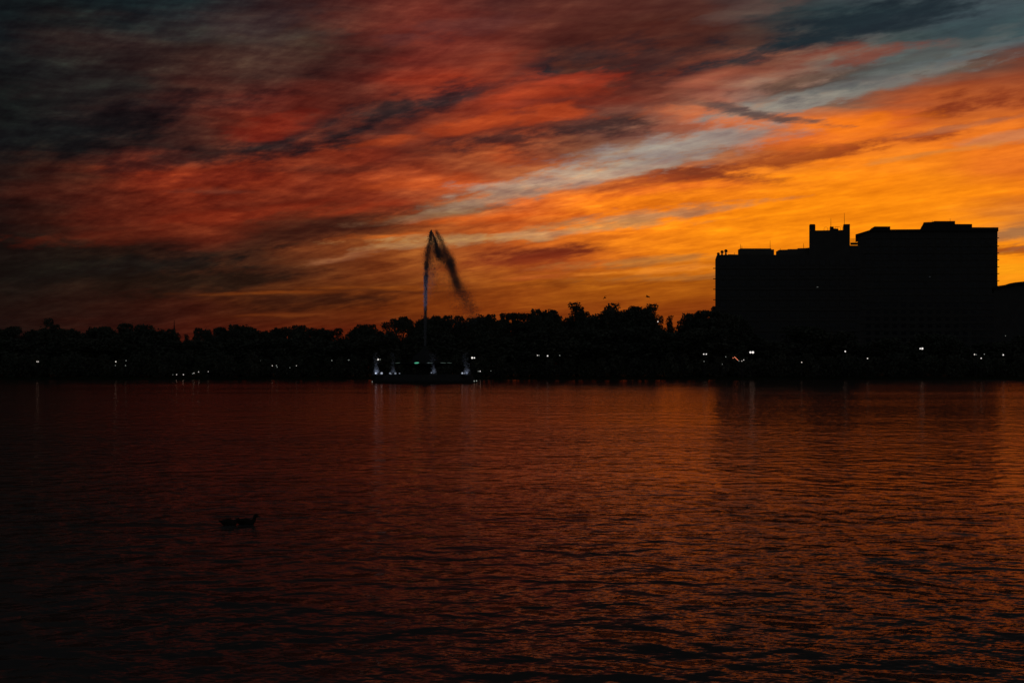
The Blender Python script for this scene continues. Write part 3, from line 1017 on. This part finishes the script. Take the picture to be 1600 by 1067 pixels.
for y in slabs:
    z = at(1560, y, DB).z
    x0, x1 = at(1345, y, DB).x, at(1560.6 + (y - 371) * .008, y, DB).x
    profile('balcony_slab', [(1345, y - .3), (1561 + (y - 371) * .008, y - .3)], y + .5, DB - .3, 1.6, M_CONC2, oxB, B)
windows(B, oxB, at(1350, 500, DB).x, at(1556, 500, DB).x, DB, [at(1560, y, DB).z + 1.0 for y in slabs[1:]], 15, 2.1, 1.4)
pw = at(1452.7, 432.6, DB - .3)
link('window', box_mesh('window', -.3, .3, -.05, .05, -.15, .15), glow('window_faint', (.5, .55, .5), .02), B, pw - oxB)

# hall with a gently curved roof at the right edge
DC = 520.0
oxC = Vector((at(1640, 570, DC).x, DC, 0.3))
Cc = empty('hall', oxC, 'low black hall with a gently curved roof rising at the right edge of the photo', 'building')
profile('wall', [(1553, 449.5), (1568, 448), (1590, 444.2), (1760, 442)], 585, DC, 30, M_CONC, oxC, Cc)
profile('roof', [(1550, 450), (1552, 447.6), (1559, 446.8), (1570, 445.2), (1577, 442.9), (1586, 441.2), (1600, 439.8), (1640, 437.5), (1700, 438), (1765, 441)], [451, 450.5, 450, 449, 447, 445, 443.5, 443, 443, 443.5], DC - 1, 32, M_ROOF, oxC, Cc)

# steeple beyond the trees
DS = 440.0
oxS = Vector((at(272, 570, DS).x, DS, 0.6))
S = empty('church_steeple', oxS, 'thin dark spire standing above the gap in the far treeline', 'steeple')
bm = bmesh.new()
r4 = lambda px: px * DS / FPX
zt = lambda y: at(272, y, DS).z - oxS.z
lathe(bm, [(r4(.35), zt(500.5)), (r4(.5), zt(506)), (r4(1.1), zt(513)), (r4(2.6), zt(519)), (r4(4.4), zt(526))], 8)
link('spire', bm_mesh(bm, 'spire'), M_ROOF, S)
link('tower', box_mesh('tower', -r4(4), r4(4), -r4(4), r4(4), -.4, zt(526)), M_CONC, S)

# ------------------------------------------------------------------ lamps along the far shore
def sphere_mesh(name, r, m):
    bm = bmesh.new()
    lathe(bm, [(0, -r)] + [(r * math.sin(math.pi * i / 7), -r * math.cos(math.pi * i / 7)) for i in range(1, 7)] + [(0, r)], 12)
    me = bm_mesh(bm, name, True)
    me.materials.append(m)
    return me


def street_lamp(x, y, D, heads, label, group='street lamps on the far shore'):
    p = at(x, y, D)
    gz = .6
    o = empty('street_lamp', (p.x, D, gz), label, 'street lamp', group)
    bm = bmesh.new()
    h = p.z - gz
    heads = [(q, r * .78, m) for q, r, m in heads]
    tube(bm, [(0, 0, -.1), (0, 0, .3), (0, 0, .35), (0, 0, h - .25)], [.12, .12, .06, .04], 8)
    for (dxp, r, m) in heads:
        xx = dxp * D / FPX
        if abs(xx) > .1:
            tube(bm, [(0, 0, h - .6), (xx * .6, 0, h - .55), (xx, 0, h - r)], [.035, .03, .03], 6)
    link('pole', bm_mesh(bm, 'pole'), M_METAL, o)
    for (dxp, r, m) in heads:
        link('globe', sphere_mesh('globe', r, m), None, o, (dxp * D / FPX, 0, h))
    return o


WH, WD, WF = M_WHITE, M_WHITE_DIM, M_WHITE_FAINT
DL = 358.0
LAMPS = [
    (59, 565, [(-1.2, .16, WD), (1.0, .15, WD)], 'faint twin-globe street lamp, first from the left end of the far shore'),
    (181, 565, [(0, .19, WD)], 'small white street lamp left of the two bright single ones'),
    (197, 563.3, [(0, .13, WF)], 'faint street lamp just right of a brighter small one, far left shore'),
    (240, 565.5, [(0, .28, WH)], 'bright single street lamp left of the steeple'),
    (317.5, 565, [(0, .33, WH)], 'brightest single white street lamp, above a row of low lights right of the steeple'),
    (406, 563.5, [(0, .18, WD)], 'small street lamp alone between the steeple and the fountain'),
    (518.5, 563.2, [(0, .14, WF)], 'faint street lamp midway between lone small lamp and fountain'),
    (545, 562.5, [(-.8, .12, WF), (.8, .1, WF)], 'very faint twin street lamp closest to the left of the fountain'),
    (591, 561.5, [(-.3, .27, WH), (2.8, .15, WF)], 'bright street lamp with a dim second globe behind the left end of the fountain'),
    (739.5, 559, [(-1.7, .31, WH), (1.7, .22, WH)], 'bright twin-globe street lamp above the right end of the fountain'),
    (841, 555.2, [(-1.2, .17, WD), (1.2, .14, WF)], 'small twin street lamp, left one of three under the middle trees'),
    (855.6, 556, [(0, .22, WH)], 'small bright street lamp, middle one of three under the middle trees'),
    (874.5, 555.3, [(0, .14, WF)], 'faint street lamp, right one of three under the middle trees'),
    (1101.5, 553.3, [(-1.9, .2, WH), (2.0, .2, WH)], 'small twin-globe street lamp just left of the wide building'),
    (1174.5, 550.5, [(-2.0, .33, WH), (1.9, .37, WH)], 'brightest twin-globe street lamp in front of the wide building'),
    (1320.6, 549, [(0, .24, WH)], 'single small street lamp between the two brightest twin lamps on the right'),
    (1439.5, 544.6, [(-1.7, .24, WH), (1.6, .32, WH)], 'bright twin-globe street lamp in front of the tall right block'),
    (1522.7, 553.8, [(0, .2, WD)], 'small street lamp under the right edge of the tall block'),
    (1538, 553.3, [(0, .13, WF)], 'faint street lamp between two small ones at the right edge'),
    (1567.5, 554.5, [(0, .22, WH)], 'last small white street lamp at the right edge of the shore'),
]
for (x, y, heads, lab) in LAMPS:
    street_lamp(x, y, DL, heads, lab)
# a lit lamp high among the tree tops
lt = at(1028, 502.5, 364)
street_lamp(1028, 502.5, 364, [(0, .2, WD)], 'small lamp shining high among the treetops left of the wide building', None)

LOW = [
    (180.3, 571, WF, .11, 'faint low bollard light below the small lamp on the far left shore'), (196.3, 571, WF, .12, 'faint low bollard light below the faint lamp on the far left shore'),
    (270, 585.5, WF, .09, 'faintest bollard light, left end of the sloping row below the brightest single lamp'),
    (276, 585.2, WD, .13, 'bollard light, second from the left in the row below the brightest single lamp'),
    (286.6, 585.2, WD, .15, 'bollard light, third from the left in the row below the brightest single lamp'),
    (301, 583.8, WF, .13, 'bollard light, left of a close pair in the row below the brightest single lamp'),
    (303, 582.8, WD, .12, 'bollard light, right of a close pair in the row below the brightest single lamp'),
    (310.5, 581, WD, .15, 'bollard light just left of and below the brightest single lamp'),
    (325.5, 580.6, WD, .11, 'bollard light just right of and below the brightest single lamp'),
    (425.5, 571.4, WD, .13, 'bollard light left of a faint cluster between steeple and fountain'), (432, 571, WF, .15, 'upper light of a faint cluster between steeple and fountain'),
    (433.2, 573.6, WF, .12, 'lower light of a faint cluster between steeple and fountain'), (453, 574.5, WF, .1, 'very faint low light between two bollard lights left of the fountain'),
    (463.2, 571.5, WD, .11, 'small bollard light, nearest on the left to the fountain'), (747.3, 580, WF, .13, 'left of two small bollard lights right of the fountain'),
    (750.2, 580, WH, .16, 'right and brighter of two small bollard lights right of the fountain'), (767, 579.5, WF, .09, 'very faint bollard light furthest right of the fountain'),
    (1100, 564.6, WF, .12, 'faint low light under the small twin lamp left of the wide building'), (1134, 557.4, WF, .12, 'faint low light below the left corner of the wide building'),
    (1128.5, 569, WF, .09, 'very faint low light below the left corner of the wide building'),
    (1154.4, 563.8, WF, .13, 'faint light at the foot of the orange red strip'), (1159.2, 564, WD, .12, 'left light of a small pair right of the orange red strip'), (1162, 562.3, WD, .14, 'right light of a small pair right of the orange red strip'),
    (1252.6, 566, WD, .16, 'lone low light left of the small single street lamp on the right'), (1355.5, 560, WD, .19, 'lone low light right of the small single street lamp on the right'),
    (1525.5, 554, WF, .11, 'tiny light beside the small lamp under the right edge of the tall block'), (1533, 559.7, WD, .2, 'low light between the last lamps at the right edge'),
    (1571, 524.8, WF, .1, 'very faint high light in front of the curved hall'),
]
for (x, y, m, r, lab) in LOW:
    p = at(x, y, DL - 1.5)
    r *= .8
    o = empty('bollard_light', (p.x, p.y, .45), lab, 'bollard light', 'low lights on the far bank')
    h = p.z - .45
    bm = bmesh.new()
    lathe(bm, [(0, 0), (.09, 0), (.07, h - r * .9), (0, h - r * .9)], 8)
    link('post', bm_mesh(bm, 'post'), M_METAL, o)
    link('lens', sphere_mesh('lens', r, m), None, o, (0, 0, h))
# sloping strip of orange red lights
a, b = at(1147.6, 557.6, DL), at(1152.8, 562.6, DL)
o = empty('light_strip', (a.x, DL, .6), 'short sloping strip of orange red lights in front of the wide building', 'light strip')
bm = bmesh.new()
tube(bm, [a - o.location, b - o.location], [.05, .05], 6)
tube(bm, [a - o.location, Vector((0, 0, -.1))], [.04, .04], 6)
tube(bm, [b - o.location, Vector((b.x - a.x, 0, -.1))], [.04, .04], 6)
link('rail', bm_mesh(bm, 'rail'), M_METAL, o)
for i in range(7):
    q = a.lerp(b, i / 6) - o.location
    link('bulb', sphere_mesh('bulb', .1, M_RED), None, o, q + Vector((0, -.08, 0)))
q = at(1145.4, 559.2, DL) - o.location
link('bulb', sphere_mesh('bulb', .12, M_RED), None, o, q)

# ------------------------------------------------------------------ fountain
DF = 278.0
KM = DF / FPX
fc = at(664, 598, DF)
F = empty('fountain', (fc.x, DF, 0), 'dark round lake fountain with a tall wind-blown jet and small lit sprays on its rim', 'fountain')


def fz(y):
    return at(664, y, DF).z


def fx(x):
    return (x - 664) * KM


bm = bmesh.new()
lathe(bm, [(0, -.5), (9.9, -.5), (10.2, .15), (10.2, .55), (9.9, .7), (9.5, 1.15), (9.3, 1.55), (9.0, 1.62), (8.7, 1.5), (0, 1.3)], 72)
link('base', bm_mesh(bm, 'base'), M_STONE, F)
bm = bmesh.new()
lathe(bm, [(2.2, 1.28), (1.8, 2.0), (1.7, 2.7), (3.2, 3.3), (5.4, 3.75), (5.5, 3.92), (5.3, 3.95), (3.6, 3.6), (2.6, 3.7)], 56)
link('bowl', bm_mesh(bm, 'bowl', True), M_STONE, F)
bm = bmesh.new()
lathe(bm, [(2.9, 3.66), (2.6, 4.5), (1.9, 5.4), (1.1, 6.1), (.5, 6.5), (.35, 7.3), (0, 7.3)], 40)
link('dome', bm_mesh(bm, 'dome', True), M_STONE, F)
for (x0, x1, m) in ((650.5, 657.5, M_GREEN), (618, 627, M_GREEN_DIM), (670, 678, M_GREEN_DIM), (690, 698, M_GREEN_DIM), (700, 706, M_GREEN_DIM)):
    bm = bmesh.new()
    pts = []
    for i in range(7):
        X = fx(x0) + (fx(x1) - fx(x0)) * i / 6
        ang = math.acos(max(-1, min(1, X / 5.56)))
        pts.append(Vector((X, -5.56 * math.sin(ang), 3.86 + (.04 * (i - 3) / 3 if x0 < 655 else -.03 * (i - 3) / 3))))
    tube(bm, pts, [.05, .12, .15, .16, .15, .12, .05] if m is M_GREEN else [.04, .06, .07, .07, .07, .06, .04], 6)
    g_ = link('rim_light', bm_mesh(bm, 'rim_light'), m, F)
# lamps on the deck
for (x, y, r, m) in ((587.2, 583.2, .17, M_BLUE), (596.3, 583.2, .22, M_BLUE), (609.3, 583.2, .17, M_BLUE_DIM), (610.6, 584, .13, M_BLUE_DIM), (617.8, 583.4, .2, M_BLUE_DIM),
                     (624.3, 583.3, .12, M_BLUE_DIM), (674, 582.4, .13, M_BLUE_DIM), (722.4, 583.1, .18, M_BLUE), (726, 583.3, .12, M_BLUE_DIM), (649.8, 589.7, .1, glow('lamp_very_faint', (.7, .8, .7), .05))):
    p = at(x, y, DF - 6.5) - Vector((fc.x, DF, 0))
    bm = bmesh.new()
    lathe(bm, [(0, p.z - r), (r * .8, p.z - r * .6), (r, p.z), (r * .7, p.z + r * .8), (0, p.z + r)], 10, (p.x, p.y))
    o_ = link('lamp', bm_mesh(bm, 'lamp', True), m, F)
    bm = bmesh.new()
    lathe(bm, [(0, 1.25), (.1, 1.25), (.1, p.z - r * .8), (0, p.z - r * .8)], 8, (p.x, p.y))
    link('stand', bm_mesh(bm, 'stand'), M_METAL, o_)
for (x, y, m) in ((581, 596.2, M_WHITE_FAINT), (741, 595.3, M_WHITE_FAINT), (744.6, 594.9, M_WHITE_FAINT), (600.5, 596.6, glow('rim_glint_faint', (.7, .8, .7), .06)), (607.5, 596.6, glow('rim_glint_faint', (.7, .8, .7), .06))):
    X = fx(x)
    yy = -math.sqrt(max(0.2, 10.3 ** 2 - X * X)) if abs(X) < 10.3 else -.3
    p = at(x, y, DF + yy)
    q = Vector((max(-10.25, min(10.25, p.x - fc.x)), yy, p.z))
    link('rim_glint', sphere_mesh('rim_glint', .11, m), None, F, q)  # glowing balls stand in for faint reflected specks at the base rim


def droplets(name, P, size, stretch, parent, rs, dirs=None):
    """joined mesh of little drawn-out drops (octahedra)"""
    k = len(P)
    base = np.array([(1, 0, 0), (-1, 0, 0), (0, 1, 0), (0, -1, 0), (0, 0, 1), (0, 0, -1)], float)
    tri = np.array([(0, 2, 4), (2, 1, 4), (1, 3, 4), (3, 0, 4), (2, 0, 5), (1, 2, 5), (3, 1, 5), (0, 3, 5)])
    s = size * (0.5 + rs.rand(k) ** 2 * 1.3)
    V = base[None] * s[:, None, None]
    V[:, :, 2] *= stretch
    V[:, 4, :] += rs.normal(size=(k, 3)) * size * .5
    V = V + P[:, None, :]
    I = (tri[None] + (np.arange(k) * 6)[:, None, None]).reshape(-1)
    me = bpy.data.meshes.new(name)
    me.vertices.add(k * 6)
    me.vertices.foreach_set('co', V.astype(np.float32).ravel())
    me.loops.add(len(I))
    me.loops.foreach_set('vertex_index', I.astype(np.int32))
    me.polygons.add(len(I) // 3)
    me.polygons.foreach_set('loop_start', np.arange(0, len(I), 3, dtype=np.int32))
    me.polygons.foreach_set('loop_total', np.full(len(I) // 3, 3, dtype=np.int32))
    me.update(calc_edges=True)
    me.materials.append(M_DROP)
    return link(name, me, None, parent)


rs = np.random.RandomState(3)


def along_path(pts, rad, n, power=1.0, clump=0.0):
    n = int(n * NMUL)
    """points scattered round a path given in photo pixels (x, y) with radii in pixels"""
    pts = [(fx(x), fz(y)) for x, y in pts]
    seg = [math.dist(a, b) for a, b in zip(pts[:-1], pts[1:])]
    L_ = np.array([0] + list(np.cumsum(seg)))
    t = rs.rand(n) ** power * L_[-1]
    if clump:
        keep = (np.sin(t * 2.1 + 1.0) + np.sin(t * 5.3) * .7 + np.sin(t * .9) * .6) * clump + 1 > rs.rand(n) * (1 + clump)
        t = t[keep]
    X = np.interp(t, L_, [p[0] for p in pts])
    Z = np.interp(t, L_, [p[1] for p in pts])
    Rr = np.interp(t, L_, [r * KM for r in rad])
    k = len(t)
    return np.stack([X + rs.normal(size=k) * Rr * .58, rs.normal(size=k) * Rr * .6, Z + rs.normal(size=k) * Rr * .8], 1)


NMUL = 1.3
jet = np.concatenate([
    along_path([(664, 558), (664.2, 520), (664.8, 470), (665.2, 430)], [1.1, 1.6, 2.3, 2.9], 6500),
    along_path([(665.4, 440), (666.5, 405), (669.5, 390), (672.3, 370), (673.4, 361)], [2.8, 3.8, 3.8, 2.8, 1.0], 4600, 1, .5),
    along_path([(673.3, 360.5), (676, 367), (680, 376), (683, 392), (687, 404)], [.6, 1.6, 2.0, 2.4, 3], 1300),
])
NMUL = 4.2
drift = np.concatenate([
    along_path([(681, 362), (688.5, 374), (695, 390), (701, 402)], [2.4, 3.6, 4.2, 5], 1200),
    along_path([(675, 376), (682, 390), (692, 400)], [8, 9, 9], 2200),
    along_path([(680, 390), (690, 400), (700, 406), (705, 418)], [7, 9, 8, 6], 3600),
    along_path([(703, 405), (708, 427), (712, 440), (716, 450)], [6.5, 6.5, 6.5, 7], 3300),
    along_path([(714, 444), (726, 464), (735, 480), (742, 494)], [7, 9, 10, 11], 2100, 1.2),
    along_path([(668, 395), (672, 415), (676, 435), (680, 450)], [7, 10, 13, 16], 2400, 1.4),
    along_path([(690, 405), (700, 430), (712, 460), (725, 490)], [10, 12, 15, 18], 1300, 1.2),
])
j = droplets('water_jet', jet, .031, 2.0, F, rs)
j['kind'] = 'stuff'
j['label'] = 'tall thin column of water'
d_ = droplets('spray_plume', drift, .021, 1.5, F, rs)
d_['kind'] = 'stuff'
d_['label'] = 'drifting dark spray falling to the right'


def spray(x, ytop, w, n, power, lean, mist=True):
    """small lit spray on the deck with its lamp"""
    X = fx(x)
    yy = -6.0
    z0, z1 = 1.55, at(x, ytop, DF + yy).z
    t = rs.rand(n) ** 1.4
    r = w * KM * (1 - t) ** .65 * rs.rand(n) ** .6
    a = rs.rand(n) * 6.283
    P = np.stack([r * np.cos(a) + lean * (t * (1 - t)), yy + r * np.sin(a) * .8, z0 + t * (z1 - z0)], 1)
    n2 = n // 9
    t2 = rs.rand(n2)
    P2 = np.stack([rs.normal(size=n2) * .12 * (1 + 2 * t2) - .3 * t2 * lean, yy + rs.normal(size=n2) * .15, z0 + t2 * 4.2], 1)
    P = np.concatenate([P, P2]) + np.array([X, 0, 0])
    s_ = droplets('lit_spray', P, .05, 1.3, F, rs)
    s_['kind'] = 'stuff'
    s_['label'] = 'small blue-white lit spray'
    ld = bpy.data.lights.new('spray_lamp', 'SPOT')
    ld.spot_size = R(75)
    ld.spot_blend = 0.6
    ld.energy = power
    ld.color = (.62, .74, 1.0)
    ld.shadow_soft_size = .15
    lo = bpy.data.objects.new('spray_lamp', ld)
    COL.objects.link(lo)
    lo.parent = F
    lo.location = (X + .1, yy - 1.1, 1.6)
    lo.rotation_euler = (R(180 - 32), 0, 0)


spray(592.5, 571, 7, 2200, 60, .3)
spray(618, 572, 5.5, 1500, 30, .2)
spray(679.8, 572, 5.5, 1400, 34, .6)
spray(730, 571, 8, 2000, 40, .8)
# lamp that washes the jet with blue light from below
ld = bpy.data.lights.new('jet_lamp', 'SPOT')
ld.energy = 6000
ld.color = (.62, .58, 1.0)
ld.spot_size = R(13)
ld.spot_blend = 1.0
ld.shadow_soft_size = .2
lo = bpy.data.objects.new('jet_lamp', ld)
COL.objects.link(lo)
lo.parent = F
lo.location = (-2.2, -7.2, 1.9)
tgt = Vector((.1, 0, 18)) - lo.location
lo.rotation_euler = tgt.to_track_quat('-Z', 'Y').to_euler()

# ------------------------------------------------------------------ ducks
def duck(x, y, length, label, head_up=.16, rot=0.0):
    d = ray(x, y)
    t = CAM_Z / -d.z
    p = Vector((0, 0, CAM_Z)) + d * t
    o = empty('duck', (p.x, p.y, 0), label, 'duck', 'ducks swimming on the lake')
    o.rotation_euler = (0, 0, rot)
    l = length
    bm = bmesh.new()
    hu = head_up
    pts = [(-.55 * l, 0, .085), (-.47 * l, 0, .075), (-.36 * l, 0, .062), (-.2 * l, 0, .048), (-.02 * l, 0, .046), (.16 * l, 0, .04), (.30 * l, 0, .046), (.37 * l, 0, .06 + hu * .15),
           (.40 * l, 0, hu * .62), (.405 * l, 0, hu * .82), (.43 * l, 0, hu), (.48 * l, 0, hu + .006), (.53 * l, 0, hu - .004), (.56 * l, 0, hu - .012)]
    rad = [.005, .018, .04, .066, .08, .07, .05, .04, .03, .028, .033, .034, .022, .01]
    tube(bm, pts, rad, 12)
    body = link('body', bm_mesh(bm, 'body', True), M_DUCK, o)
    bm = bmesh.new()
    tube(bm, [(.54 * l, 0, hu - .008), (.61 * l, 0, hu - .016), (.65 * l, 0, hu - .018)], [.014, .013, .005], 8, .5)
    link('bill', bm_mesh(bm, 'bill', True), M_BEAK, o)
    for s in (-1, 1):
        bm = bmesh.new()
        tube(bm, [(.18 * l, s * .05, .06), (-.03 * l, s * .058, .075), (-.28 * l, s * .04, .075), (-.48 * l, s * .015, .085)], [.015, .034, .026, .005], 8, 1.0)
        link('wing', bm_mesh(bm, 'wing', True), M_DUCK, o)
    return o


duck(384, 819, .42, 'dark duck swimming to the right with raised head, front one of two', .165)
duck(358, 820, .37, 'dark duck swimming low in the water close behind the other duck', .10)


# ------------------------------------------------------------------ gulls
def gull(x, y, D, span, label, roll, yaw):
    p = at(x, y, D)
    o = empty('gull', p, label, 'bird', 'birds flying above the middle trees')
    o.rotation_euler = (roll * .2, roll, yaw)
    bm = bmesh.new()
    tube(bm, [(0, -.24, 0), (0, -.2, .01), (0, -.1, 0), (0, .04, 0), (0, .15, .01), (0, .2, .02), (0, .25, .01)], [.01, .035, .05, .055, .04, .032, .008], 10)
    link('body', bm_mesh(bm, 'body', True), M_GULL, o)
    for s in (-1, 1):
        bm = bmesh.new()
        h = span / 2
        pts = [(0, .02, .02), (s * h * .35, .05, .16 * h * 2), (s * h * .55, .05, .17 * h * 2), (s * h, -.06, .02)] if s > 0 else [(0, .02, .02), (s * h * .35, .05, .10 * h * 2), (s * h * .6, .04, .12 * h * 2), (s * h, -.06, .2 * h)]
        rings = []
        for (q, c) in zip(pts, (.09, .08, .065, .015)):
            q = Vector(q)
            rings.append([bm.verts.new(q + Vector(v)) for v in ((0, c, 0), (0, 0, .014), (0, -c, 0), (0, 0, -.014))])
        for a_, b_ in zip(rings[:-1], rings[1:]):
            for i in range(4):
                k_ = (i + 1) % 4
                bm.faces.new((a_[i], a_[k_], b_[k_], b_[i]))
        bm.faces.new(rings[0])
        bm.faces.new(list(reversed(rings[-1])))
        link('wing', bm_mesh(bm, 'wing'), M_GULL, o)
    return o


gull(1012.2, 464.0, 150, .85, 'small dark bird with spread wings above the trees, right one of two', .25, R(60))
gull(945.3, 465.6, 165, .68, 'small dark bird above the trees, left one of two', -.75, R(40))
